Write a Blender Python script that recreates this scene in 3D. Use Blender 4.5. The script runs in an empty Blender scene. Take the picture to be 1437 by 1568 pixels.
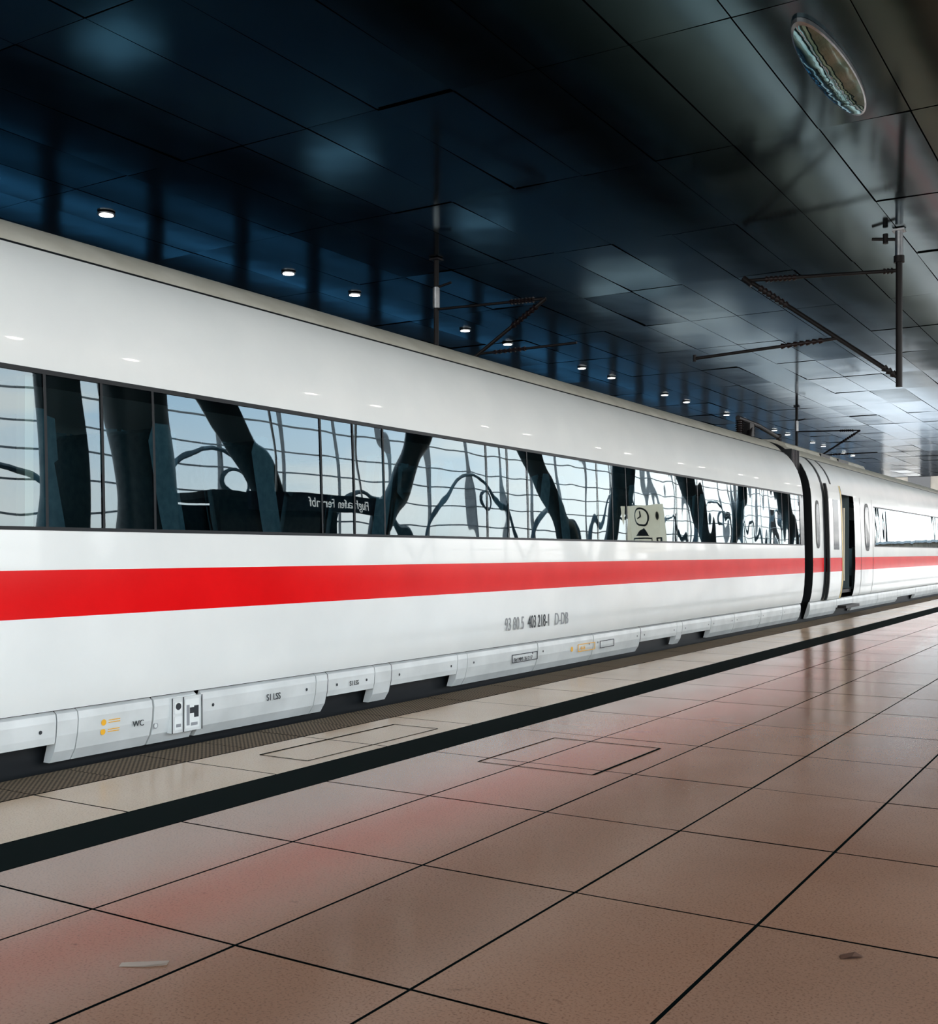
import bpy, math, random
from math import radians, sin, cos, pi
from mathutils import Vector, Matrix
random.seed(7)
S = bpy.context.scene
COL = S.collection

# ------------------------------------------------------------------ materials
def mat(name, color, rough=0.5, metal=0.0, coat=0.0, spec=0.5, emit=None, estr=0.0, ior=None):
    m = bpy.data.materials.new(name); m.use_nodes = True
    b = m.node_tree.nodes['Principled BSDF']
    b.inputs['Base Color'].default_value = (*color, 1)
    b.inputs['Roughness'].default_value = rough
    b.inputs['Metallic'].default_value = metal
    b.inputs['Coat Weight'].default_value = coat
    b.inputs['Coat Roughness'].default_value = 0.03
    b.inputs['Specular IOR Level'].default_value = spec
    if ior: b.inputs['IOR'].default_value = ior
    if emit:
        b.inputs['Emission Color'].default_value = (*emit, 1)
        b.inputs['Emission Strength'].default_value = estr
    return m

def noise_color(m, c1, c2, scale, detail=4, lo=0.35, hi=0.65, rough=None, bump=0.0, bscale=None, stretch=None):
    nt = m.node_tree; N = nt.nodes; L = nt.links
    b = N['Principled BSDF']
    tc = N.new('ShaderNodeTexCoord')
    mp = N.new('ShaderNodeMapping')
    if stretch: mp.inputs['Scale'].default_value = stretch
    L.new(tc.outputs['Object'], mp.inputs['Vector'])
    n = N.new('ShaderNodeTexNoise'); n.inputs['Scale'].default_value = scale; n.inputs['Detail'].default_value = detail
    L.new(mp.outputs[0], n.inputs['Vector'])
    r = N.new('ShaderNodeValToRGB')
    r.color_ramp.elements[0].position = lo; r.color_ramp.elements[0].color = (*c1, 1)
    r.color_ramp.elements[1].position = hi; r.color_ramp.elements[1].color = (*c2, 1)
    L.new(n.outputs['Fac'], r.inputs['Fac']); L.new(r.outputs['Color'], b.inputs['Base Color'])
    if rough:
        mr = N.new('ShaderNodeMapRange'); mr.inputs['To Min'].default_value = rough[0]; mr.inputs['To Max'].default_value = rough[1]
        L.new(n.outputs['Fac'], mr.inputs['Value']); L.new(mr.outputs[0], b.inputs['Roughness'])
    if bump:
        n2 = N.new('ShaderNodeTexNoise'); n2.inputs['Scale'].default_value = bscale or scale; n2.inputs['Detail'].default_value = 2
        L.new(mp.outputs[0], n2.inputs['Vector'])
        bp = N.new('ShaderNodeBump'); bp.inputs['Strength'].default_value = bump; bp.inputs['Distance'].default_value = 0.02
        L.new(n2.outputs['Fac'], bp.inputs['Height']); L.new(bp.outputs[0], b.inputs['Normal'])
    return r

WHITE = mat('train_white_paint', (0.80, 0.81, 0.79), 0.25, spec=0.4, coat=.35)
noise_color(WHITE, (0.85, 0.875, 0.85), (0.90, 0.92, 0.89), 1.5, bump=0.015, bscale=1.2)
RED = mat('train_red_stripe', (0.80, 0.006, 0.006), 0.22, spec=0.22)
noise_color(RED, (0.82, 0.002, 0.004), (0.90, 0.004, 0.006), 2.0, bump=0.03, bscale=1.2)
ROOF = mat('train_roof_grey', (0.42, 0.41, 0.38), 0.4)
noise_color(ROOF, (0.50, 0.48, 0.40), (0.60, 0.58, 0.50), 3)
BLACK = mat('black_rubber', (0.008, 0.010, 0.012), 0.45, spec=.3)
BLKG = mat('black_gloss_frame', (0.006, 0.009, 0.012), 0.10)
SKIRT = mat('skirt_white', (0.62, 0.64, 0.62), 0.35)
noise_color(SKIRT, (0.64, 0.66, 0.64), (0.76, 0.78, 0.76), 3)
GREYT = mat('grey_lettering', (0.30, 0.31, 0.32), 0.5)
DARKT = mat('dark_lettering', (0.02, 0.025, 0.03), 0.5)
ORANGE = mat('orange_mark', (0.90, 0.45, 0.02), 0.4)
YELLOW = mat('yellow_grab', (0.75, 0.55, 0.18), 0.4)
STEEL = mat('galvanised_steel', (0.45, 0.46, 0.47), 0.35, metal=0.9)
noise_color(STEEL, (0.35, 0.36, 0.37), (0.5, 0.5, 0.5), 8)
DKMET = mat('dark_metal', (0.012, 0.010, 0.010), 0.5, metal=0.0, spec=.3)
INSUL = mat('insulator_brown', (0.015, 0.008, 0.008), 0.4, spec=.3)
SEAT = mat('seat_fabric', (0.05, 0.10, 0.13), 0.8)
noise_color(SEAT, (0.07, 0.14, 0.17), (0.12, 0.20, 0.23), 20)
INTER = mat('interior_panel', (0.13, 0.18, 0.19), 0.7)
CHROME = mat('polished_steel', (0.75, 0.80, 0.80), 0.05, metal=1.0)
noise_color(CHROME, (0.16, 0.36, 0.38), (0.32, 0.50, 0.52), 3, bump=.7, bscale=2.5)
LAMP = mat('downlight_lens', (1, 1, 1), 0.5, emit=(1.0, 0.95, 0.88), estr=9)
LAMP2 = mat('downlight_lens_bright', (1, 1, 1), 0.5, emit=(1.0, 0.95, 0.86), estr=70)

# glass : dark tinted, see-through, wavy
GLASS = bpy.data.materials.new('tinted_train_glass'); GLASS.use_nodes = True
nt = GLASS.node_tree; N = nt.nodes; L = nt.links
for n in list(N): N.remove(n)
out = N.new('ShaderNodeOutputMaterial'); mix = N.new('ShaderNodeMixShader')
tr = N.new('ShaderNodeBsdfTransparent'); tr.inputs['Color'].default_value = (0.46, 0.60, 0.64, 1)
gl = N.new('ShaderNodeBsdfGlossy'); gl.inputs['Roughness'].default_value = 0.008; gl.inputs['Color'].default_value = (0.82, 0.96, 1, 1)
fr = N.new('ShaderNodeFresnel'); fr.inputs['IOR'].default_value = 1.85
tc = N.new('ShaderNodeTexCoord'); mp = N.new('ShaderNodeMapping'); mp.inputs['Scale'].default_value = (1, 1.0, 0.6)
n1 = N.new('ShaderNodeTexNoise'); n1.inputs['Scale'].default_value = 1.4; n1.inputs['Detail'].default_value = 1.0
bp = N.new('ShaderNodeBump'); bp.inputs['Strength'].default_value = 0.22; bp.inputs['Distance'].default_value = 0.018
L.new(tc.outputs['Object'], mp.inputs[0]); L.new(mp.outputs[0], n1.inputs['Vector']); L.new(n1.outputs['Fac'], bp.inputs['Height'])
L.new(bp.outputs[0], gl.inputs['Normal'])
L.new(fr.outputs[0], mix.inputs[0]); L.new(tr.outputs[0], mix.inputs[1]); L.new(gl.outputs[0], mix.inputs[2]); L.new(mix.outputs[0], out.inputs[0])

def tint(name, c):
    m = bpy.data.materials.new(name); m.use_nodes = True
    N = m.node_tree.nodes; L = m.node_tree.links
    for n in list(N): N.remove(n)
    out = N.new('ShaderNodeOutputMaterial'); tr = N.new('ShaderNodeBsdfTransparent'); tr.inputs['Color'].default_value = (*c, 1)
    L.new(tr.outputs[0], out.inputs[0]); return m
BGLASS = tint('added_blue_glazing', (0.06, 0.26, 0.50))  # unseen wall panes, added to turn the ceiling reflections blue
SKYG = tint('added_skylight_blue', (0.30, 0.62, 0.90))  # panes for the added roof openings, tinted to colour the light
SKYC = tint('added_skylight_clear', (0.60, 0.80, 0.92))
SKYC2 = tint('added_skylight_bright', (0.85, 0.93, 0.97))

# ceiling metal
CEIL = mat('ceiling_metal_panel', (0.10, 0.15, 0.17), 0.2, metal=1.0)
noise_color(CEIL, (0.034, 0.085, 0.105), (0.052, 0.110, 0.125), 0.8, rough=(0.08, 0.15), bump=0.22, bscale=0.7)
SLAB = mat('dark_joint', (0.003, 0.004, 0.005), 0.9, spec=0)
# floor
def tile_mat(name, c1, c2, dark=.45):
    m = mat(name, c1, 0.3, spec=.38)
    nt = m.node_tree; N = nt.nodes; L = nt.links; b = N['Principled BSDF']
    tc = N.new('ShaderNodeTexCoord')
    a = N.new('ShaderNodeTexNoise'); a.inputs['Scale'].default_value = 0.9; a.inputs['Detail'].default_value = 5
    s = N.new('ShaderNodeTexNoise'); s.inputs['Scale'].default_value = 110; s.inputs['Detail'].default_value = 3
    L.new(tc.outputs['Object'], a.inputs['Vector']); L.new(tc.outputs['Object'], s.inputs['Vector'])
    r = N.new('ShaderNodeValToRGB'); r.color_ramp.elements[0].position = .3; r.color_ramp.elements[1].position = .7
    r.color_ramp.elements[0].color = (*c1, 1); r.color_ramp.elements[1].color = (*c2, 1)
    L.new(a.outputs['Fac'], r.inputs[0])
    r2 = N.new('ShaderNodeValToRGB'); r2.color_ramp.elements[0].position = .30; r2.color_ramp.elements[1].position = .48
    r2.color_ramp.elements[0].color = (dark, dark * .95, dark * .95, 1); r2.color_ramp.elements[1].color = (1, 1, 1, 1)
    L.new(s.outputs['Fac'], r2.inputs[0])
    d = N.new('ShaderNodeTexNoise'); d.inputs['Scale'].default_value = 7; d.inputs['Detail'].default_value = 6; d.inputs['Roughness'].default_value = .7
    L.new(tc.outputs['Object'], d.inputs['Vector'])
    r3 = N.new('ShaderNodeValToRGB'); r3.color_ramp.elements[0].position = .66; r3.color_ramp.elements[1].position = .74
    r3.color_ramp.elements[0].color = (1, 1, 1, 1); r3.color_ramp.elements[1].color = (.30, .27, .25, 1)
    L.new(d.outputs['Fac'], r3.inputs[0])
    mx = N.new('ShaderNodeMixRGB'); mx.blend_type = 'MULTIPLY'; mx.inputs[0].default_value = 0.7
    L.new(r.outputs[0], mx.inputs[1]); L.new(r2.outputs[0], mx.inputs[2])
    mx2 = N.new('ShaderNodeMixRGB'); mx2.blend_type = 'MULTIPLY'; mx2.inputs[0].default_value = 0.8
    L.new(mx.outputs[0], mx2.inputs[1]); L.new(r3.outputs[0], mx2.inputs[2])
    L.new(mx2.outputs[0], b.inputs['Base Color'])
    mr = N.new('ShaderNodeMapRange'); mr.inputs['To Min'].default_value = 0.13; mr.inputs['To Max'].default_value = 0.22
    L.new(a.outputs['Fac'], mr.inputs['Value']); L.new(mr.outputs[0], b.inputs['Roughness'])
    return m
T1 = tile_mat('terracotta_tile_a', (0.315, 0.160, 0.096), (0.37, 0.198, 0.123))
T2 = tile_mat('terracotta_tile_b', (0.295, 0.155, 0.096), (0.35, 0.193, 0.123))
T3 = tile_mat('terracotta_tile_c', (0.325, 0.160, 0.092), (0.39, 0.206, 0.127))
TC = tile_mat('cream_edge_tile', (0.56, 0.40, 0.25), (0.64, 0.48, 0.32), .6)
TD = mat('dark_guide_strip', (0.004, 0.010, 0.010), 0.8, spec=0.02)
GROUT = mat('grout_dark', (0.004, 0.008, 0.008), 0.9, spec=0.0)
RIB = mat('anti_slip_edge', (0.2, 0.17, 0.13), 0.8, spec=.1)
nt = RIB.node_tree; N = nt.nodes; L = nt.links
tc = N.new('ShaderNodeTexCoord'); ck = N.new('ShaderNodeTexChecker'); ck.inputs['Scale'].default_value = 55
ck.inputs['Color1'].default_value = (0.20, 0.15, 0.10, 1); ck.inputs['Color2'].default_value = (0.05, 0.04, 0.03, 1)
L.new(tc.outputs['Object'], ck.inputs[0]); L.new(ck.outputs[0], N['Principled BSDF'].inputs['Base Color'])
CONC = mat('concrete', (0.12, 0.12, 0.12), 0.8, spec=.2); noise_color(CONC, (0.26, 0.28, 0.29), (0.34, 0.36, 0.37), 2)
DWALL = mat('dark_wall', (0.02, 0.028, 0.035), 0.7, spec=.1); noise_color(DWALL, (0.012, 0.018, 0.025), (0.025, 0.032, 0.04), 1)
BALL = mat('ballast', (0.08, 0.07, 0.06), 0.9); noise_color(BALL, (0.04, 0.035, 0.03), (0.14, 0.12, 0.10), 14)
GROUND = mat('outside_ground', (0.2, 0.2, 0.19), 0.9); noise_color(GROUND, (0.13, 0.12, 0.11), (0.20, 0.19, 0.18), 0.2)
BUILD = mat('building_stone', (0.2, 0.2, 0.19), 0.8); noise_color(BUILD, (0.16, 0.13, 0.10), (0.24, 0.20, 0.15), 0.5)
COLM = mat('dark_column_paint', (0.03, 0.055, 0.07), 0.35, spec=.3); noise_color(COLM, (0.02, 0.045, 0.055), (0.035, 0.065, 0.08), 1)
WSTEEL = mat('facade_white_steel', (0.35, 0.36, 0.36), 0.5); noise_color(WSTEEL, (0.20, 0.21, 0.21), (0.28, 0.28, 0.28), 1)
SIGNB = mat('sign_blue', (0.01, 0.02, 0.05), 0.4)
SIGNW = mat('sign_white_added_glow', (0.8, 0.8, 0.78), 0.5, emit=(1, 1, .97), estr=3.0)  # glow added so the lettering reads in the window reflections
CREAM = mat('board_cream_added_glow', (0.75, 0.68, 0.52), 0.5, emit=(1, .90, .70), estr=1.6)  # glow added to lift the board out of shade
CREAMD = mat('cream_trim', (0.75, 0.68, 0.52), 0.5)

# ------------------------------------------------------------------ helpers
def empty(name):
    e = bpy.data.objects.new(name, None); COL.objects.link(e); return e

class MB:
    def __init__(s): s.v = []; s.f = []; s.m = []; s.mats = []
    def mi(s, m):
        if m not in s.mats: s.mats.append(m)
        return s.mats.index(m)
    def face(s, pts, m):
        i = len(s.v); s.v += [tuple(p) for p in pts]; s.f.append(tuple(range(i, i + len(pts)))); s.m.append(s.mi(m))
    def box(s, x0, x1, y0, y1, z0, z1, m):
        i = len(s.v)
        s.v += [(x0,y0,z0),(x1,y0,z0),(x1,y1,z0),(x0,y1,z0),(x0,y0,z1),(x1,y0,z1),(x1,y1,z1),(x0,y1,z1)]
        for f in [(0,3,2,1),(4,5,6,7),(0,1,5,4),(1,2,6,5),(2,3,7,6),(3,0,4,7)]:
            s.f.append(tuple(i + a for a in f)); s.m.append(s.mi(m))
    def tube(s, p, q, r, m, n=12, r2=None):
        p = Vector(p); q = Vector(q); d = (q - p).normalized()
        a = d.orthogonal().normalized(); b = d.cross(a); r2 = r if r2 is None else r2
        i = len(s.v)
        for c, rr in ((p, r), (q, r2)):
            for k in range(n):
                t = 2 * pi * k / n; s.v.append(tuple(c + a * rr * cos(t) + b * rr * sin(t)))
        mi = s.mi(m)
        for k in range(n):
            s.f.append((i + k, i + (k + 1) % n, i + n + (k + 1) % n, i + n + k)); s.m.append(mi)
        s.f.append(tuple(i + k for k in reversed(range(n)))); s.m.append(mi)
        s.f.append(tuple(i + n + k for k in range(n))); s.m.append(mi)
    def beam(s, p, q, w, m, w2=None):
        s.tube(p, q, w, m, n=4, r2=w2)
    def insul(s, p, q, r, m, k=7):
        p = Vector(p); q = Vector(q)
        s.tube(p, q, r * 0.55, m)
        for a in range(k):
            c = p.lerp(q, (a + .5) / k); e = (q - p) * (0.28 / k)
            s.tube(c - e, c + e, r, m, r2=r * 0.7)
    def loft(s, prof, ys, m):
        for j in range(len(ys) - 1):
            for i in range(len(prof) - 1):
                a, b = prof[i], prof[i + 1]
                s.face([(a[0], ys[j], a[1]), (a[0], ys[j+1], a[1]), (b[0], ys[j+1], b[1]), (b[0], ys[j], b[1])], m)
    def build(s, name, parent=None, merge=False, smooth=None, bevel=0):
        me = bpy.data.meshes.new(name); me.from_pydata(s.v, [], s.f)
        for m in s.mats: me.materials.append(m)
        me.polygons.foreach_set('material_index', s.m); me.update()
        if merge:
            import bmesh
            bm = bmesh.new(); bm.from_mesh(me); bmesh.ops.remove_doubles(bm, verts=bm.verts, dist=0.0005); bm.to_mesh(me); bm.free()
        if smooth:
            me.shade_smooth(); me.set_sharp_from_angle(angle=radians(smooth))
        o = bpy.data.objects.new(name, me); COL.objects.link(o)
        if parent: o.parent = parent
        return o

def text(name, body, loc, size, m, parent, rot=(90, 0, 90), sx=1.0, align='LEFT'):
    c = bpy.data.curves.new(name, 'FONT'); c.body = body; c.size = size; c.align_x = align; c.extrude = 0.0015
    c.materials.append(m)
    o = bpy.data.objects.new(name, c); COL.objects.link(o)
    o.location = loc; o.rotation_euler = [radians(a) for a in rot]; o.scale = (sx, 1, 1)
    o.parent = parent
    return o

EYE = 1.32
# ------------------------------------------------------------------ floor
YMAX = 110
b = MB()
b.box(-5.64, 5.0, -12, YMAX, -0.76, -0.006, GROUT)
g = 0.0065
def tiles(x0, x1, m_fn, pitch, y_off, ga=g):
    n0 = int((-12 - y_off) / pitch) + 1; n1 = int((YMAX - y_off) / pitch) - 1
    for k in range(n0, n1):
        ya = y_off + k * pitch
        z = random.uniform(-0.0006, 0.0006)
        x = [(x0 + ga, ya + ga), (x1 - ga, ya + ga), (x1 - ga, ya + pitch - ga), (x0 + ga, ya + pitch - ga)]
        b.face([(p[0], p[1], z + 0.0) for p in x], m_fn())
xs = [-4.055 + 0.716 * k for k in range(13)]
for i in range(12):
    tiles(xs[i], xs[i+1], lambda: random.choice([T1, T1, T2, T3]), 1.12, 3.86)
tiles(-5.18, -4.43, lambda: TC, 1.12, 3.86)
b.face([(-4.43, -12, -0.001), (-4.06, -12, -0.001), (-4.06, YMAX, -0.001), (-4.43, YMAX, -0.001)], TD)
tiles(-5.63, -5.185, lambda: RIB, 0.56, 3.86, 0.004)
def line(p, q, w=0.014, m=GROUT):
    p = Vector((*p, 0.002)); q = Vector((*q, 0.002)); d = (q - p).normalized(); n_ = Vector((-d.y, d.x, 0)) * w / 2
    b.face([p - n_, q - n_, q + n_, p + n_], m)
hx = [(-3.62, 7.0), (-2.82, 7.0), (-2.82, 5.95), (-3.62, 5.95)]
line(hx[0], hx[1]); line(hx[1], hx[2], .02); line(hx[2], hx[3], .012); line(hx[3], hx[0], .012)
line((-4.95, 5.4), (-4.95, 6.9), .02); line((-4.55, 5.4), (-4.55, 6.9), .012); line((-4.95, 5.4), (-4.55, 5.4), .012); line((-4.95, 6.9), (-4.55, 6.9), .012)
floor = b.build('floor')

# ------------------------------------------------------------------ track bed + rails
b = MB()
b.box(-13.9, -5.64, -12, YMAX, -0.9, -0.76, BALL)
b.build('track_bed')
b = MB()
b.box(-21.9, -13.9, -12, YMAX, -0.9, 0, CONC)
b.build('far_platform')
b = MB()
for xc in (-7.15, -11.9):
    for sx in (-0.72, 0.72):
        b.box(xc + sx - 0.035, xc + sx + 0.035, -12, YMAX, -0.66, -0.60, STEEL)
        b.box(xc + sx - 0.012, xc + sx + 0.012, -12, YMAX, -0.72, -0.655, STEEL)
        b.box(xc + sx - 0.07, xc + sx + 0.07, -12, YMAX, -0.76, -0.715, STEEL)
b.build('railway_rails')
b = MB(); b.box(5.0, 60, -80, 260, -0.9, -0.76, GROUND); b.box(-80, -22.3, -80, 260, -0.9, -0.76, GROUND)
b.box(-22.3, 5, YMAX, 260, -0.9, -0.76, GROUND)
b.build('ground')

b = MB()
b.box(-30, 45, 135, 150, -0.76, 3.2, BUILD)  # backdrop block added to keep the far horizon from blowing out
for k in range(24):
    b.box(-29 + 3.1 * k, -27.4 + 3.1 * k, 134.9, 135, 0.9, 2.6, BLKG)
b.box(-30.4, 45.4, 134.5, 150, 3.2, 3.5, CONC)
for k in range(12):
    b.box(-28 + 6.2 * k, -27.6 + 6.2 * k, 134.6, 135.0, 3.5, 9, DKMET)
b.build('sky_glare_backdrop')
# bridge / concourse block past the end of the canopy
b = MB()
b.box(-44, -5.5, 112, 120, 6.0, 12, BUILD)
for k in range(11):
    b.box(-43 + 3.3 * k, -41.0 + 3.3 * k, 111.93, 112, 6.8, 9.8, BLKG)
for x in (-30, -24, -18.5, -13.2, -9.6, -6.2):
    b.box(x - .4, x + .4, 112.5, 113.3, -.758, 6.0, DKMET); b.box(x - .4, x + .4, 118.7, 119.5, -.758, 6.0, DKMET)
b.build('concourse_bridge')

# ------------------------------------------------------------------ ceiling
HC = 5.0; ZC = EYE + HC
b = MB()
X0, X1, Y0, Y1 = -16.8, 6.2, -10, 78
b.box(X0, X1, Y0, Y1, ZC + 0.03, ZC + 0.5, SLAB)
px_, py_ = 0.2055 * HC, 0.637 * HC
xo = -0.465 * HC; yo = 2.013 * HC
i0 = int((X0 - xo) / px_); i1 = int((X1 - xo) / px_); j0 = int((Y0 - yo) / py_); j1 = int((Y1 - yo) / py_)
for i in range(i0, i1):
    for j in range(j0, j1):
        xa, ya = xo + i * px_, yo + j * py_
        tx = random.gauss(0, 0.006); ty = random.gauss(0, 0.0035)
        cxx, cyy = xa + px_ / 2, ya + py_ / 2
        pts = []
        for (x, y) in ((xa + .008, ya + .008), (xa + .008, ya + py_ - .008), (xa + px_ - .008, ya + py_ - .008), (xa + px_ - .008, ya + .008)):
            pts.append((x, y, ZC + (x - cxx) * tx + (y - cyy) * ty))
        b.face(pts, CEIL)
def roofstrip(xa, xb, opens, g=None):
    prev = Y0
    for (a, c, g) in opens:
        b.box(xa, xb, prev, a, ZC + .03, ZC + .3, SLAB)
        b.face([(xa, a, ZC + .2), (xb, a, ZC + .2), (xb, c, ZC + .2), (xa, c, ZC + .2)], g); prev = c
    b.box(xa, xb, prev, Y1, ZC + .03, ZC + .3, SLAB)
near = [(17.0 + 7.9 * k + 5.2 - .8, 17.0 + 7.9 * k + 5.2 + .8, SKYG) for k in range(-2, 3)]  # unseen openings, added to drop light patches that the ceiling mirrors
far = [(47, 49.6, SKYC), (54.5, 59.0, SKYC2), (62.5, 67.0, SKYC2), (70.2, 74.5, SKYC2)]  # larger added openings for brighter streaks in the far ceiling
roofstrip(-22.0, -20.6, []); roofstrip(-20.6, -18.6, near + far); roofstrip(-18.6, -16.8, far)
ceiling = b.build('ceiling')

# downlights
e = empty('ceiling_downlights'); b = MB()
def downlight(x, y, m):
    b.tube((x, y, ZC - 0.035), (x, y, ZC - 0.016), 0.13, STEEL, 20)
    b.tube((x, y, ZC - 0.041), (x, y, ZC - 0.035), 0.10, m, 20)
for n in range(-2, 9):
    for base in (9.08, 11.0):
        y = base + 5.95 * n
        if y < 76: downlight(-13.1, y, LAMP)
for n in range(-1, 12):
    for base in (9.08, 11.0):
        y = base + 5.95 * n
        if y > 76: continue
        downlight(0.4, y, LAMP2)
        if y < 9: continue
        ld = bpy.data.lights.new('downlight_beam', 'SPOT'); ld.energy = 190; ld.spot_size = radians(150); ld.spot_blend = .8
        ld.shadow_soft_size = .10; ld.color = (1, .88, .74)
        lo_ = bpy.data.objects.new('downlight_beam', ld); COL.objects.link(lo_); lo_.location = (0.4, y, ZC - .06); lo_.parent = e
b.build('lamps', e)

# oval recessed mirror light
e = empty('oval_ceiling_light')
b = MB(); cx0, cy0 = -0.565 * HC, 2.337 * HC; rx, ry = 0.21, 1.30; n = 48
rings = [(1.0, 0.0), (1.0, -0.04), (0.95, -0.05)]
for k in range(n):
    t0, t1 = 2 * pi * k / n, 2 * pi * (k + 1) / n
    for (ra, za), (rb, zb) in zip(rings[:-1], rings[1:]):
        b.face([(cx0 + rx * ra * cos(t0), cy0 + ry * ra * sin(t0), ZC + za), (cx0 + rx * ra * cos(t1), cy0 + ry * ra * sin(t1), ZC + za),
                (cx0 + rx * rb * cos(t1), cy0 + ry * rb * sin(t1), ZC + zb), (cx0 + rx * rb * cos(t0), cy0 + ry * rb * sin(t0), ZC + zb)], STEEL)
b.build('rim', e, merge=True, smooth=40)
b = MB()
R = [(0.95, -0.05), (0.8, -0.065), (0.6, -0.08), (0.4, -0.092), (0.2, -0.098), (0.001, -0.10)]
for k in range(n):
    t0, t1 = 2 * pi * k / n, 2 * pi * (k + 1) / n
    for (ra, za), (rb, zb) in zip(R[:-1], R[1:]):
        b.face([(cx0 + rx * ra * cos(t0), cy0 + ry * ra * sin(t0), ZC + za), (cx0 + rx * ra * cos(t1), cy0 + ry * ra * sin(t1), ZC + za),
                (cx0 + rx * rb * cos(t1), cy0 + ry * rb * sin(t1), ZC + zb), (cx0 + rx * rb * cos(t0), cy0 + ry * rb * sin(t0), ZC + zb)], CHROME)
b.build('mirror_lens', e, merge=True, smooth=60)

# ------------------------------------------------------------------ walls
b = MB(); XW = -22.0
b.box(XW - .3, XW, -12, YMAX, -0.9, 1.9, DWALL)
b.box(XW - .3, XW, -12, YMAX, 2.15, 2.85, DWALL)
b.box(XW - .3, XW, -12, YMAX, 3.25, ZC + .5, DWALL)
y = -12
while y < YMAX:
    b.box(XW - .3, XW, y, y + 0.35, 1.9, 3.4, DWALL); y += 3.2
b.face([(XW - .15, -12, 1.9), (XW - .15, YMAX, 1.9), (XW - .15, YMAX, 3.4), (XW - .15, -12, 3.4)], BGLASS)  # added tinted pane, colours the light mirrored in the ceiling
b.build('wall_left')

# glazed facade on the right
e = empty('station_facade'); b = MB(); XF = 14.0
b.box(XF, XF + .25, -40, 130, -.76, 1.55, DWALL)  # unseen dark parapet, added to keep sky reflections off the red stripe
y = -10
while y < 120:
    b.box(XF, XF + .14, y, y + .10, 1.55, 9, WSTEEL); y += 3.0
for z in (2.3, 3.3, 4.3, 5.3, 6.3, 7.5, 9.0):
    b.box(XF + .02, XF + .1, -10, 120, z - .03, z + .03, WSTEEL)
y = -10; q_ = 0
while y < 115:
    L_ = 9 if q_ % 2 == 0 else 6.5
    pts = [(XF - .15, y + L_ * t, 1.5 + (4.6 if q_ % 2 == 0 else 3.2) * sin(pi * t)) for t in [i / 16 for i in range(17)]]
    for p, q in zip(pts[:-1], pts[1:]): b.tube(p, q, 0.10, COLM, 8)
    if q_ % 2 == 0:
        c = (XF - .15, y + 5.5, 4.7)
        for k in range(16):
            t0, t1 = 2 * pi * k / 16, 2 * pi * (k + 1) / 16
            b.tube((c[0], c[1] + .65 * cos(t0), c[2] + .55 * sin(t0)), (c[0], c[1] + .65 * cos(t1), c[2] + .55 * sin(t1)), 0.07, COLM, 6)
    y += L_; q_ += 1
b.build('lattice', e)

# V-shaped platform columns
for yb in (-6.5, 6.5, 19.5, 32.5, 45.5, 58.5, 71.5):
    b = MB()
    for s_ in (-1, 1):
        b.tube((4.3, yb + .15 * s_, 0.002), (4.3, yb + s_ * 4.2, ZC - .02), 0.20, COLM, 20, r2=0.38)
    b.tube((4.3, yb, 0.002), (4.3, yb, 0.45), 0.50, COLM, 24, r2=0.42)
    b.build('platform_column', smooth=40)
for (yy, rr) in ((11.15, .36), (12.75, .50)):  # unseen posts, added to block sky reflections so the seats show
    b = MB()
    b.tube((3.0, yy, 0.002), (3.0, yy, .25), rr + .06, DKMET, 28); b.tube((3.0, yy, .25), (3.0, yy, 2.6), rr, COLM, 28)
    b.tube((3.0, yy, 2.6), (3.0, yy, ZC - .02), rr, COLM, 28, r2=rr * 1.25)
    b.build('reflection_blocker', smooth=40)

# hanging direction sign
e = empty('platform_sign'); b = MB()
b.box(1.6, 1.72, 13.9, 17.6, 2.40, 2.76, SIGNB)
for y in (14.5, 17.0): b.tube((1.66, y, 2.76), (1.66, y, ZC - .012), .025, STEEL)
b.build('board', e)
text('lettering', 'Flughafen  Fernbf', (1.595, 17.2, 2.48), 0.28, SIGNW, e, rot=(90, 0, -90))

# waiting shelter
e = empty('waiting_shelter'); b = MB()
b.box(2.2, 3.5, 13.6, 18.4, 2.65, 2.8, DKMET)
for y in (13.7, 15.2, 16.7, 18.3):
    for x in (2.25, 3.45): b.box(x - .05, x + .05, y - .05, y + .05, 0.002, 2.65, DKMET)
b.box(3.4, 3.46, 13.7, 18.3, 0.1, 2.6, DWALL); b.box(2.26, 2.30, 13.8, 16.7, .15, 2.6, BLKG)
b.box(2.9, 3.35, 13.9, 18.2, .42, .47, DKMET)
b.build('frame', e)

# information board with clock (glow added to brighten its shaded face)
e = empty('information_board'); b = MB(); Yb = 32.8; Xb = 2.5
b.box(Xb - .65, Xb + .65, Yb, Yb + .12, 1.65, 3.35, CREAM)
for x in (Xb - .55, Xb + .55): b.box(x - .05, x + .05, Yb + .12, Yb + .22, 0.002, 3.3, STEEL)
b.box(Xb - .45, Xb + .45, Yb - .015, Yb, 1.78, 2.12, DKMET); b.box(Xb - .40, Xb + .40, Yb - .02, Yb - .015, 1.83, 2.07, CREAM)
b.tube((Xb, Yb - .06, 2.9), (Xb, Yb, 2.9), .36, DKMET, 32); b.tube((Xb, Yb - .07, 2.9), (Xb, Yb - .06, 2.9), .29, CREAM, 32)
b.beam((Xb, Yb - .08, 2.9), (Xb, Yb - .08, 3.12), .025, DKMET); b.beam((Xb, Yb - .08, 2.9), (Xb + .15, Yb - .08, 2.82), .03, DKMET)
b.face([(Xb - .3, Yb - .03, 2.18), (Xb + .3, Yb - .03, 2.18), (Xb, Yb - .03, 2.48)], DKMET)
b.build('panel', e)

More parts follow.
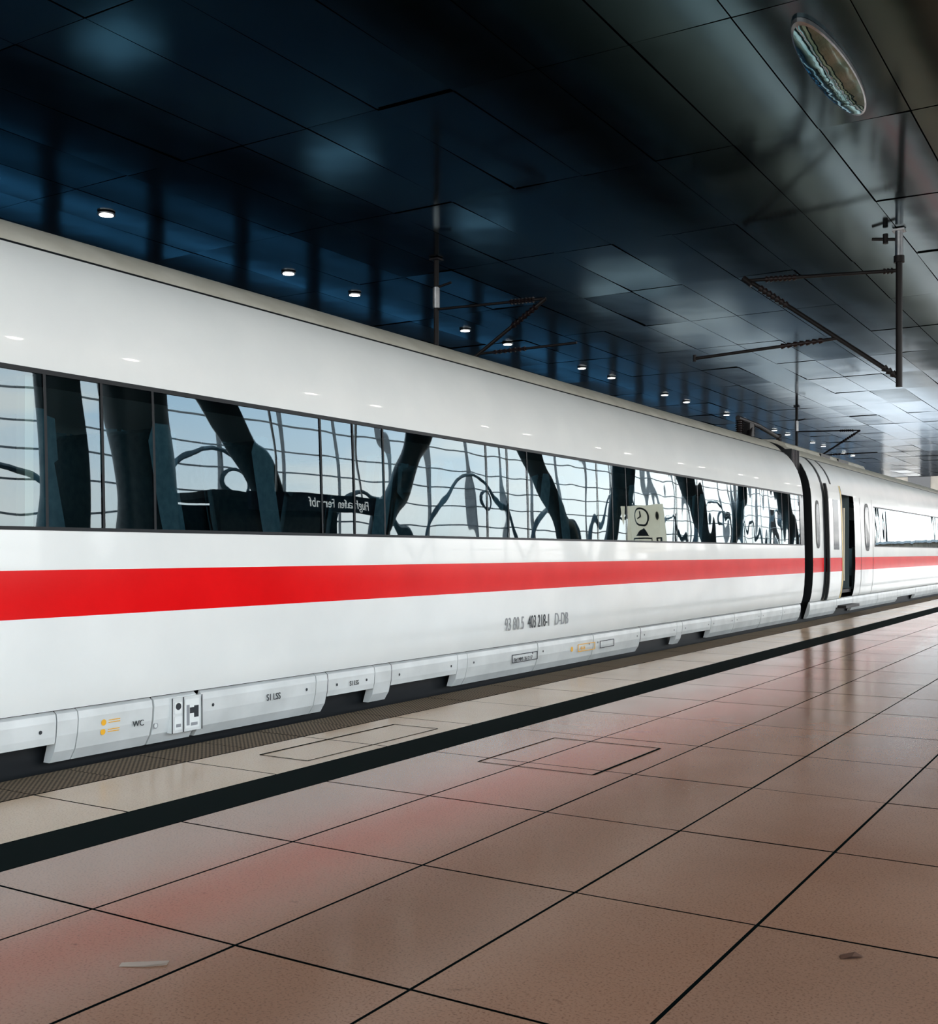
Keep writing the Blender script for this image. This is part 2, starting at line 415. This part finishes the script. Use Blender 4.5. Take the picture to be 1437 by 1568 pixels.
# ------------------------------------------------------------------ TRAIN
train = empty('high_speed_train')
XCEN = -7.15
lowA = [(-5.67, .36), (-5.65, .42), (-5.63, .52), (-5.61, .70), (-5.60, .93)]
redP = [(-5.60, .93), (-5.598, 1.08), (-5.60, 1.215)]
midP = [(-5.60, 1.215), (-5.602, 1.34), (-5.605, 1.455)]
winP = [(-5.605, 1.455), (-5.610, 1.7), (-5.617, 1.95), (-5.626, 2.2), (-5.636, 2.41)]
upP = [(-5.636, 2.41), (-5.652, 2.56), (-5.685, 2.72), (-5.74, 2.88), (-5.82, 3.03), (-5.92, 3.16), (-6.00, 3.235)]
grP = [(-6.00, 3.235), (-6.035, 3.24), (-6.042, 3.262)]
roofP = [(-6.042, 3.262), (-6.10, 3.325), (-6.18, 3.39), (-6.28, 3.45), (-6.42, 3.505), (-6.60, 3.55), (-6.85, 3.58), (-7.15, 3.59)]
def mirror(p): return [(2 * XCEN - x, z) for x, z in reversed(p)]
full = lowA + redP[1:] + midP[1:] + winP[1:] + upP[1:] + grP[1:] + roofP[1:]

def car(name, segs, y0, y1, hasroof=True):
    b = MB()
    for (a, c, kind) in segs:
        ys = [a + (c - a) * i / max(1, int((c - a) / 1.5) + 1) for i in range(max(1, int((c - a) / 1.5) + 1) + 1)]
        if kind == 'black':
            for p in (lowA, redP, midP, winP): b.loft(p, ys, BLACK)
            b.loft(upP, ys, BLACK)
        elif kind == 'door':
            b.loft(upP[1:], ys, WHITE)
        else:
            b.loft(lowA, ys, WHITE); b.loft(redP, ys, RED); b.loft(midP, ys, WHITE); b.loft(upP, ys, WHITE)
            if kind == 'solid': b.loft(winP, ys, WHITE)
            if kind == 'blackwin': b.loft(winP, ys, BLKG)
    ys = [y0 + (y1 - y0) * i / 10 for i in range(11)]
    b.loft(grP, ys, BLACK); b.loft(roofP, ys, ROOF)
    b.loft(mirror(roofP), ys, ROOF); b.loft(mirror(grP), ys, BLACK)
    rest = mirror(lowA + redP[1:] + midP[1:])
    b.loft(mirror(upP), ys, WHITE); b.loft(mirror(winP), ys, BLKG); b.loft(rest, ys, WHITE)
    o = b.build(name, train, merge=True, smooth=25)
    b = MB()
    whole = full + mirror(full)[1:]
    for ye in (y0 + .01, y1 - .01):
        b.face([(XCEN + (x - XCEN) * .995, ye, z * .998) for x, z in whole], BLACK)
    b.face([(-5.7, y0, .36), (-8.6, y0, .36), (-8.6, y1, .36), (-5.7, y1, .36)], BLACK)
    b.build(name + '_end_frames', train)

car('car_body_front', [(-6, 20.95, 'window'), (20.95, 21.12, 'blackwin')], -6, 21.12)
car('car_body_rear', [(21.72, 22.55, 'solid'), (22.55, 22.75, 'black'), (22.75, 23.35, 'solid'), (23.35, 23.5, 'black'), (23.5, 23.95, 'solid'),
                      (23.95, 25.3, 'door'), (25.3, 27.3, 'solid'), (27.3, 46.5, 'window')], 21.72, 46.6)
car('car_body_tail', [(47.2, 52, 'solid'), (52, 70, 'window')], 47.2, 70)

def glassband(name, y0, y1, seams):
    b = MB()
    ins = [(x - .006, z) for x, z in winP]
    b.loft(ins, [y0, y1], GLASS)
    b.build(name, train, merge=True, smooth=60)
    b = MB()
    for y in seams:
        pr = [(x + .001, z) for x, z in winP]; b.loft(pr, [y - .010, y + .010], BLACK)
    lo = [(winP[0][0] + .003, winP[0][1] - .004), (winP[0][0] + .001, winP[0][1] + .018)]
    hi = [(winP[-1][0] + .004, winP[-1][1] - .025), (winP[-1][0] + .003, winP[-1][1] + .004)]
    b.loft(lo, [y0, y1], BLACK); b.loft(hi, [y0, y1], BLACK)
    for ya, yb_ in ((y0, y0 + .12), (y1 - .12, y1)):
        b.loft([(x + .002, z) for x, z in winP], [ya, yb_], BLKG)
    b.build(name + '_frame', train)
seams = []
y = 5.11 - 2.57 * 4
while y < 20.8:
    for d in (0, 1.73, 2.15):
        if -6 < y + d < 20.8: seams.append(y + d)
    y += 2.57
glassband('window_glass_front', -6, 20.97, seams)
seams2 = [27.6 + 2.57 * k + d for k in range(7) for d in (1.73, 2.15, 2.57)]
glassband('window_glass_rear', 27.3, 46.5, seams2)
glassband('window_glass_tail', 52, 70, [54 + 2.57 * k for k in range(6)])
b = MB()
b.box(-5.80, -5.72, 4.20, 4.26, 1.46, 2.38, CREAMD)
b.build('window_pillar_trim', train)

# interior
b = MB()
for (a, c) in ((-5.9, 21.0), (25.5, 46.4)):
    b.box(-8.55, -5.75, a, c, 0.50, 0.56, INTER)
    b.box(-8.0, -6.3, a, c, 2.72, 2.76, INTER)
    b.face([(-8.5, a, .5), (-8.5, c, .5), (-8.5, c, 1.45), (-8.5, a, 1.45)], INTER)
    b.face([(-5.72, a, .5), (-5.72, c, .5), (-5.72, c, 1.44), (-5.72, a, 1.44)], INTER)
    b.face([(-5.80, a, 2.44), (-5.80, c, 2.44), (-6.3, c, 2.74), (-6.3, a, 2.74)], INTER)
b.build('cabin_shell', train)
import bmesh
def seat_mesh():
    b = MB()
    prof = [(-.05, .45), (.0, .50), (.42, .53), (.47, .47), (.46, .40), (0, .38)]
    def ext(prof, x0, x1, m):
        n = len(prof); i = len(b.v)
        for x in (x0, x1):
            for p in prof: b.v.append((x, p[0], p[1]))
        mi = b.mi(m)
        for k in range(n): b.f.append((i + k, i + (k + 1) % n, i + n + (k + 1) % n, i + n + k)); b.m.append(mi)
        b.f.append(tuple(i + k for k in range(n))); b.m.append(mi); b.f.append(tuple(i + n + k for k in reversed(range(n)))); b.m.append(mi)
    ext(prof, -.24, .24, SEAT)
    back = [(0.0, .42), (-.10, .75), (-.17, 1.05), (-.22, 1.28), (-.24, 1.33), (-.33, 1.33), (-.36, 1.25), (-.27, .85), (-.14, .40)]
    ext(back, -.25, .25, SEAT)
    head = [(-.16, 1.08), (-.10, 1.12), (-.12, 1.30), (-.22, 1.32), (-.22, 1.1)]
    ext(head, -.18, .18, SEAT)
    for x in (-.27, .27): b.box(x - .025, x + .025, -.1, .32, .62, .67, INTER)
    b.box(-.2, .2, .05, .3, 0, .4, DKMET)
    o = b.build('seat', train, merge=True); bv = o.modifiers.new('bv', 'BEVEL'); bv.width = .025; bv.segments = 3
    o.data.shade_smooth(); o.data.set_sharp_from_angle(angle=radians(50))
    return o
s0 = seat_mesh(); first = True
y = -4.5; k = 0
pos = []
while y < 20.3:
    for x in (-6.12, -6.68): pos.append((x, y, 0 if (k % 8) < 4 else pi))
    y += 1.02; k += 1
for (x, y, r) in pos:
    o = s0 if first else bpy.data.objects.new('seat', s0.data)
    if not first:
        COL.objects.link(o); o.parent = train
        bv = o.modifiers.new('bv', 'BEVEL'); bv.width = .025; bv.segments = 3
    first = False
    o.location = (x, y, .56); o.scale = (1.05, 1.1, 1.22); o.rotation_euler = (0, 0, r)

# gangway bellows
b = MB()
for i in range(6):
    yy = 21.13 + i * .098
    b.box(-8.45, -5.85, yy + .01, yy + .05, .45, 3.3, BLACK)
    b.box(-8.4, -5.95, yy + .04, yy + .10, .5, 3.25, BLACK)
b.build('gangway_bellows', train)
b = MB(); b.box(-8.45, -5.9, 46.6, 47.2, .45, 3.3, BLACK); b.build('gangway_bellows_rear', train)

# door: vestibule, leaf, rails, step
b = MB()
b.box(-7.4, -7.35, 23.9, 25.35, .5, 2.7, INTER)
b.box(-7.4, -5.75, 23.86, 23.93, .5, 2.7, INTER); b.box(-7.4, -5.75, 25.32, 25.38, .5, 2.7, INTER)
b.box(-7.4, -5.70, 23.9, 25.35, .45, .52, DKMET)
b.box(-7.4, -5.8, 23.9, 25.35, 2.62, 2.66, INTER)
b.box(-5.72, -5.50, 24.0, 25.25, .14, .20, DKMET)
b.tube((-5.85, 24.1, .9), (-5.85, 24.1, 2.2), .022, YELLOW)
b.tube((-5.80, 25.05, .7), (-5.80, 25.05, 2.3), .03, CREAMD)
b.build('door_vestibule', train)
def leaf(name, y0, y1):
    b = MB()
    off = .07
    def sh(p, d=off): return [(x + d, z) for x, z in p]
    for p, m in ((lowA, WHITE), (redP, RED), (midP, WHITE), (winP, WHITE), (upP[:3], WHITE)):
        b.loft(sh(p), [y0, y1], m)
    edge = lowA + redP[1:] + midP[1:] + winP[1:] + upP[1:3]
    for ye, m in ((y0, BLACK), (y1, BLACK)):
        for p, q in zip(edge[:-1], edge[1:]):
            b.face([(p[0] + off, ye, p[1]), (q[0] + off, ye, q[1]), (q[0] + .02, ye, q[1]), (p[0] + .02, ye, p[1])], m)
    wz = [(x + off + .003, z) for x, z in [( -5.603, 1.38)] + winP[0:5]]
    b.loft(wz, [y0 + .38, y1 - .38], BLKG)
    for ye in (y0, y1 - .05):
        b.loft([(x + off + .004, z) for x, z in edge], [ye, ye + .05], BLACK)
    b.loft([(x + off + .006, z) for x, z in edge], [y1 - .14, y1 - .055], YELLOW)
    b.build(name, train, smooth=25)
leaf('door_leaf_open', 22.72, 23.92)

def oval(name, y, z0, z1, w, dx):
    b = MB(); n = 32; zc = (z0 + z1) / 2; hz = (z1 - z0) / 2
    def xat(z):
        for p, q in zip(full[:-1], full[1:]):
            if p[1] <= z <= q[1]: return p[0] + (q[0] - p[0]) * (z - p[1]) / (q[1] - p[1])
        return -5.7
    def pt(t, s, d):
        c, s_ = cos(t), sin(t)
        yy = y + w * s * (abs(c) ** .6) * (1 if c > 0 else -1); zz = zc + hz * s * (abs(s_) ** .6) * (1 if s_ > 0 else -1)
        return (xat(zz) + d, yy, zz)
    b.face([pt(2 * pi * k / n, 1, dx) for k in range(n)], BLACK)
    b.face([pt(2 * pi * k / n, .85, dx + .004) for k in range(n)], BLKG)
    b.build(name, train)
oval('door_window', 26.55, 1.35, 2.45, .26, .006)
oval('end_window', 22.12, 1.40, 2.35, .16, .006)
b = MB()
for y in (25.9, 27.15):
    b.loft([(x + .003, z) for x, z in lowA + redP[1:] + midP[1:] + winP[1:] + upP[1:2]], [y - .012, y + .012], BLACK)
b.build('body_seams', train)

# roof equipment
b = MB()
def roofpod(y0, y1, h):
    pr = [(-6.25, 3.40), (-6.32, 3.40 + h * .8), (-6.5, 3.45 + h), (-7.15, 3.50 + h), (-7.8, 3.45 + h), (-7.98, 3.40 + h * .8), (-8.05, 3.40)]
    b.loft(pr, [y0, y1], ROOF)
    b.face([(x, y0, z) for x, z in pr], ROOF); b.face([(x, y1, z) for x, z in reversed(pr)], ROOF)
roofpod(22.3, 29.5, .16); roofpod(48, 54, .16)
b.box(-6.34, -6.27, 25.0, 25.8, 3.46, 3.52, BLACK); b.box(-6.34, -6.27, 26.6, 27.6, 3.46, 3.52, BLACK)
b.build('roof_pods', train)
b = MB()
b.insul((-6.5, 20.0, 3.50), (-6.5, 20.0, 3.78), .08, INSUL); b.insul((-6.5, 20.7, 3.50), (-6.5, 20.7, 3.78), .08, INSUL)
b.tube((-6.5, 19.9, 3.80), (-6.5, 21.1, 3.78), .045, DKMET); b.tube((-6.5, 21.1, 3.78), (-6.5, 22.4, 3.68), .045, DKMET)
b.tube((-6.35, 20.1, 3.45), (-6.45, 20.5, 3.72), .05, DKMET)
b.box(-6.62, -6.38, 20.25, 20.5, 3.5, 3.74, DKMET)
b.insul((-6.5, 22.5, 3.52), (-6.5, 22.5, 3.74), .07, INSUL)
b.build('roof_cable_insulators', train)

# skirts
skP = [(-5.70, .352), (-5.675, .335), (-5.668, .29), (-5.675, .20), (-5.70, .10), (-5.745, .03), (-5.80, .03)]
skS = [(-5.70, .352), (-5.675, .335), (-5.668, .29), (-5.675, .20), (-5.685, .155), (-5.76, .155)]
b = MB()
panels = [(-6, -3.6, 0), (-3.6, -1.5, 0), (-1.5, .6, 1), (.6, 2.8, 0), (2.8, 4.39, 1), (4.39, 4.54, 0), (4.54, 5.15, 0), (5.15, 5.55, 0), (5.58, 6.84, 0), (6.84, 6.98, 0),
          (6.98, 7.62, 1), (7.62, 7.86, 0), (7.86, 8.95, 1), (8.95, 9.12, 0), (9.12, 10.57, 0), (10.57, 11.97, 0), (11.97, 13.4, 0), (13.4, 14.7, 1), (14.7, 14.9, 0), (14.9, 16.1, 1), (16.1, 17.2, 0), (17.2, 18.6, 0), (18.6, 19.9, 0), (19.9, 21.1, 0),
          (21.75, 23.9, 0), (23.9, 25.4, 1), (25.4, 28, 0), (28, 30.5, 0), (30.5, 33, 1), (33, 36, 0), (36, 39, 0), (39, 42, 0), (42, 46.5, 0), (47.2, 58, 0), (58, 70, 0)]
for (a, c, sl) in panels:
    gp = 0.008 if (c - a) > .3 else 0.0
    pr = skS if sl else skP
    b.loft(pr, [a + gp, c - gp], SKIRT)
    if not sl:
        for ye in (a + gp, c - gp): b.face([(x, ye, z) for x, z in skP], SKIRT)
b.build('skirt_panels', train, smooth=40)
b = MB()
b.box(-8.4, -5.83, -6, 70, -.1, .34, BLACK)
b.build('underframe', train)
b = MB()
for yc in (-1.5, 1.1, 16.3, 18.9, 25.5, 28, 41, 43.5, 51, 53.5):
    for sx in (-.72, .72):
        b.tube((XCEN + sx - .06, yc, -.14), (XCEN + sx + .06, yc, -.14), .46, DKMET, 28)
    b.tube((XCEN - .8, yc, -.14), (XCEN + .8, yc, -.14), .09, DKMET)
b.build('wheelsets', train)
def skx(z):
    for p, q in zip(skP[1:-1], skP[2:]):
        if q[1] <= z <= p[1]: return q[0] + (p[0] - q[0]) * (z - q[1]) / (p[1] - q[1])
    return -5.68
b = MB()
def disc(y, z, r, m, d=.004):
    x = skx(z) + d; b.face([(x, y + r * cos(2*pi*k/16), z + r * sin(2*pi*k/16)) for k in range(16)], m)
for (a, c, sl) in panels:
    if 0 < a < 21 and c - a > .62:
        disc(a + .12, .24, .012, DARKT); disc(c - .12, .24, .012, DARKT)
disc(4.74, .240, .020, ORANGE); disc(4.74, .180, .020, ORANGE)
for z in (.25, .235, .19, .175):
    b.box(skx(z) + .002, skx(z) + .005, 4.78, 4.87, z - .0025, z + .0025, ORANGE)
disc(5.18, .16, .022, GREYT); disc(5.18, .16, .014, SKIRT, .006)
b.box(-5.70, -5.655, 5.30, 5.57, .09, .33, SKIRT)
def rect(y0, y1, z0, z1, m, x=-5.652): b.box(x - .002, x + .002, y0, y1, z0, z1, m)
rect(5.322, 5.39, .22, .30, WHITE); b.tube((-5.656, 5.355, .27), (-5.648, 5.355, .27), .024, DARKT, 20)
rect(5.322, 5.39, .11, .2, WHITE); rect(5.335, 5.375, .13, .15, GREYT, -5.649)
rect(5.415, 5.55, .11, .31, WHITE); rect(5.46, 5.50, .21, .25, DARKT, -5.649); rect(5.50, 5.54, .18, .26, DARKT, -5.649); rect(5.43, 5.455, .13, .27, GREYT, -5.649); rect(5.47, 5.53, .125, .145, GREYT, -5.649)
for y in (5.298, 5.4, 5.572): rect(y - .003, y + .003, .09, .33, DARKT, -5.648)
for (ya, yb_, m) in ((10.0, 10.55, DARKT), (11.55, 12.0, ORANGE), (12.15, 12.55, DARKT)):
    for zz in (.17, .25):
        rect(ya, yb_, zz - .004, zz + .004, m, -5.665)
    for yy in (ya, yb_): rect(yy - .005, yy + .005, .17, .25, m, -5.665)
disc(11.4, .21, .03, ORANGE)
b.build('skirt_markings', train)
text('skirt_text_wc', 'WC', (-5.664, 4.97, .18), .055, DARKT, train)
text('skirt_text_s1', 'S1 LSS', (-5.662, 6.25, .205), .07, DARKT, train, sx=.85)
text('skirt_text_s1b', 'S1 LSS', (-5.661, 7.26, .215), .055, DARKT, train, sx=.85)
text('skirt_text_uic', 'Bef  MMS  26 12 17', (-5.658, 10.03, .18), .055, DARKT, train, sx=.9)
text('skirt_text_444', '4-4-4', (-5.658, 11.6, .18), .07, ORANGE, train, sx=.8)
text('car_number_a', '93 80 5', (-5.614, 9.76, .52), .19, GREYT, train, sx=.70)
text('car_number_b', '403 218-1', (-5.614, 10.25, .52), .19, DARKT, train, sx=.64)
text('car_number_c', 'D-DB', (-5.614, 10.86, .52), .19, GREYT, train, sx=.74)

# ------------------------------------------------------------------ overhead line masts
ZT = ZC - .012
def mast_a(y):
    e = empty('overhead_line_mast'); b = MB()
    X = -3.33
    b.box(X - .09, X + .09, y - .09, y + .09, ZT - .03, ZT, STEEL)
    b.tube((X, y, ZT), (X, y, ZC - .45), .06, STEEL, 16)
    b.tube((X, y, ZC - .42), (X, y, ZC - .52), .08, DKMET, 16)
    b.tube((X, y, ZC - .5), (X, y, 3.88), .05, DKMET, 16)
    b.tube((X - .40, y, ZC - .10), (X - .02, y, ZC - .16), .025, DKMET); b.tube((X - .2, y, ZC - .05), (X - .2, y, ZC - .2), .04, DKMET)
    A0 = Vector((-5.70, y, 5.83)); A1 = Vector((X, y, 5.68))
    b.tube(A0, A1, .028, DKMET); b.insul(A0.lerp(A1, .12), A0.lerp(A1, .34), .055, INSUL); b.insul(A0.lerp(A1, .90), A0.lerp(A1, .97), .05, DKMET, 3)
    B1 = Vector((X, y, 4.02)); b.tube(A0, B1, .036, DKMET); b.insul(A0.lerp(B1, .08), A0.lerp(B1, .28), .06, INSUL)
    b.insul(A0.lerp(B1, .90), A0.lerp(B1, .98), .06, DKMET, 3)
    C0 = Vector((-6.63, y, 4.62)); C1 = A0.lerp(B1, .60); C1.z -= .02
    b.tube(C0, C1, .026, DKMET); b.insul(C0.lerp(C1, .62), C0.lerp(C1, .92), .05, INSUL)
    b.tube(A0 + Vector((-.08, 0, .05)), A0 + Vector((.06, 0, -.08)), .05, DKMET)
    b.tube(C0 + Vector((0, 0, .06)), C0 + Vector((0, 0, -.05)), .03, DKMET)
    b.build('cantilever', e, smooth=40)
def mast_b(y):
    e = empty('overhead_line_mast'); b = MB(); X = -10.35
    b.box(X - .09, X + .09, y - .09, y + .09, ZT - .03, ZT, DKMET)
    b.tube((X, y, ZT), (X, y, ZC - .45), .045, DKMET, 16); b.tube((X, y, ZC - .45), (X, y, 3.9), .045, DKMET, 16)
    b.tube((X, y, ZC - .5), (X, y, ZC - .85), .06, STEEL, 16)
    b.tube((X + .3, y, ZC - .45), (X + .02, y, ZC - .5), .02, DKMET)
    A0 = Vector((-8.25, y, 5.38)); A1 = Vector((X, y, 5.45)); B1 = Vector((X, y, 4.1))
    b.tube(A0, A1, .022, DKMET); b.insul(A0.lerp(A1, .1), A0.lerp(A1, .32), .05, INSUL)
    b.tube(A0, B1, .03, DKMET); b.insul(A0.lerp(B1, .08), A0.lerp(B1, .3), .055, INSUL)
    C0 = Vector((-7.7, y, 4.62)); C1 = A0.lerp(B1, .60)
    b.tube(C0, C1, .02, DKMET); b.insul(C0.lerp(C1, .5), C0.lerp(C1, .85), .04, INSUL)
    b.build('cantilever', e, smooth=40)
mast_a(18.0); mast_a(60.0); mast_b(15.65); mast_b(38.0)

# ------------------------------------------------------------------ small litter on the paving
def litter(name, pts, z, m):
    b = MB(); b.face([(x, y, zz + z) for x, y, zz in pts], m); b.face([(x, y, z + .0005) for x, y, zz in reversed(pts)], m); b.build(name)
PAPER = mat('paper', (0.5, 0.40, 0.32), .7); LEAF = mat('dry_leaf', (0.10, .04, .02), .7)
litter('paper_scrap', [(-2.80, 2.40, 0), (-2.73, 2.44, .004), (-2.68, 2.49, .006), (-2.70, 2.52, .002), (-2.77, 2.47, 0), (-2.82, 2.43, 0)], .001, PAPER)
litter('dry_leaf', [(-.86, 3.68, 0), (-.83, 3.70, .008), (-.80, 3.73, .004), (-.83, 3.745, .01), (-.87, 3.71, .003)], .001, LEAF)

# ------------------------------------------------------------------ world / light
w = bpy.data.worlds.new('sky'); S.world = w; w.use_nodes = True
nt = w.node_tree; N = nt.nodes; L = nt.links
bg = N['Background']
tc = N.new('ShaderNodeTexCoord'); sp = N.new('ShaderNodeSeparateXYZ'); L.new(tc.outputs['Generated'], sp.inputs[0])
mr = N.new('ShaderNodeMapRange'); mr.inputs['From Min'].default_value = -0.1; mr.inputs['From Max'].default_value = 0.9
L.new(sp.outputs['Z'], mr.inputs['Value'])
r = N.new('ShaderNodeValToRGB'); cr = r.color_ramp
cr.elements[0].position = 0.0; cr.elements[0].color = (.25, .26, .27, 1)
cr.elements[1].position = 1.0; cr.elements[1].color = (.30, .48, .78, 1)
e_ = cr.elements.new(.10); e_.color = (.65, .62, .58, 1); e_ = cr.elements.new(.16); e_.color = (.90, .93, .94, 1); e_ = cr.elements.new(.35); e_.color = (.48, .72, .95, 1)
L.new(mr.outputs[0], r.inputs[0])
nz = N.new('ShaderNodeTexNoise'); nz.inputs['Scale'].default_value = 4; nz.inputs['Detail'].default_value = 6
mp = N.new('ShaderNodeMapping'); mp.inputs['Scale'].default_value = (1, 1, 3); L.new(tc.outputs['Generated'], mp.inputs[0]); L.new(mp.outputs[0], nz.inputs['Vector'])
r2 = N.new('ShaderNodeValToRGB'); r2.color_ramp.elements[0].position = .45; r2.color_ramp.elements[1].position = .6
L.new(nz.outputs['Fac'], r2.inputs[0])
mx = N.new('ShaderNodeMixRGB'); mx.inputs[2].default_value = (1, .98, .96, 1); L.new(r2.outputs[0], mx.inputs[0]); L.new(r.outputs[0], mx.inputs[1])
L.new(mx.outputs[0], bg.inputs[0]); bg.inputs[1].default_value = 5.5

sl = bpy.data.lights.new('sun', 'SUN'); sl.energy = 9; sl.angle = radians(1.5); sl.color = (1, .95, .88)
so = bpy.data.objects.new('sun', sl); COL.objects.link(so); so.location = (0, 60, 40)
so.rotation_euler = Vector((0.0, -.64, -.77)).to_track_quat('-Z', 'Y').to_euler()

# ------------------------------------------------------------------ camera
cam = bpy.data.cameras.new('camera'); co = bpy.data.objects.new('camera', cam); COL.objects.link(co)
co.location = (0, 0, EYE); co.rotation_euler = (radians(90), 0, radians(31.78))
cam.sensor_fit = 'HORIZONTAL'; cam.sensor_width = 36; cam.lens = 36 * 1690 / 1437
cam.shift_y = 62 / 1437
S.camera = co
S.view_settings.view_transform = 'Standard'
S.view_settings.look = 'None'
S.view_settings.exposure = 0.14
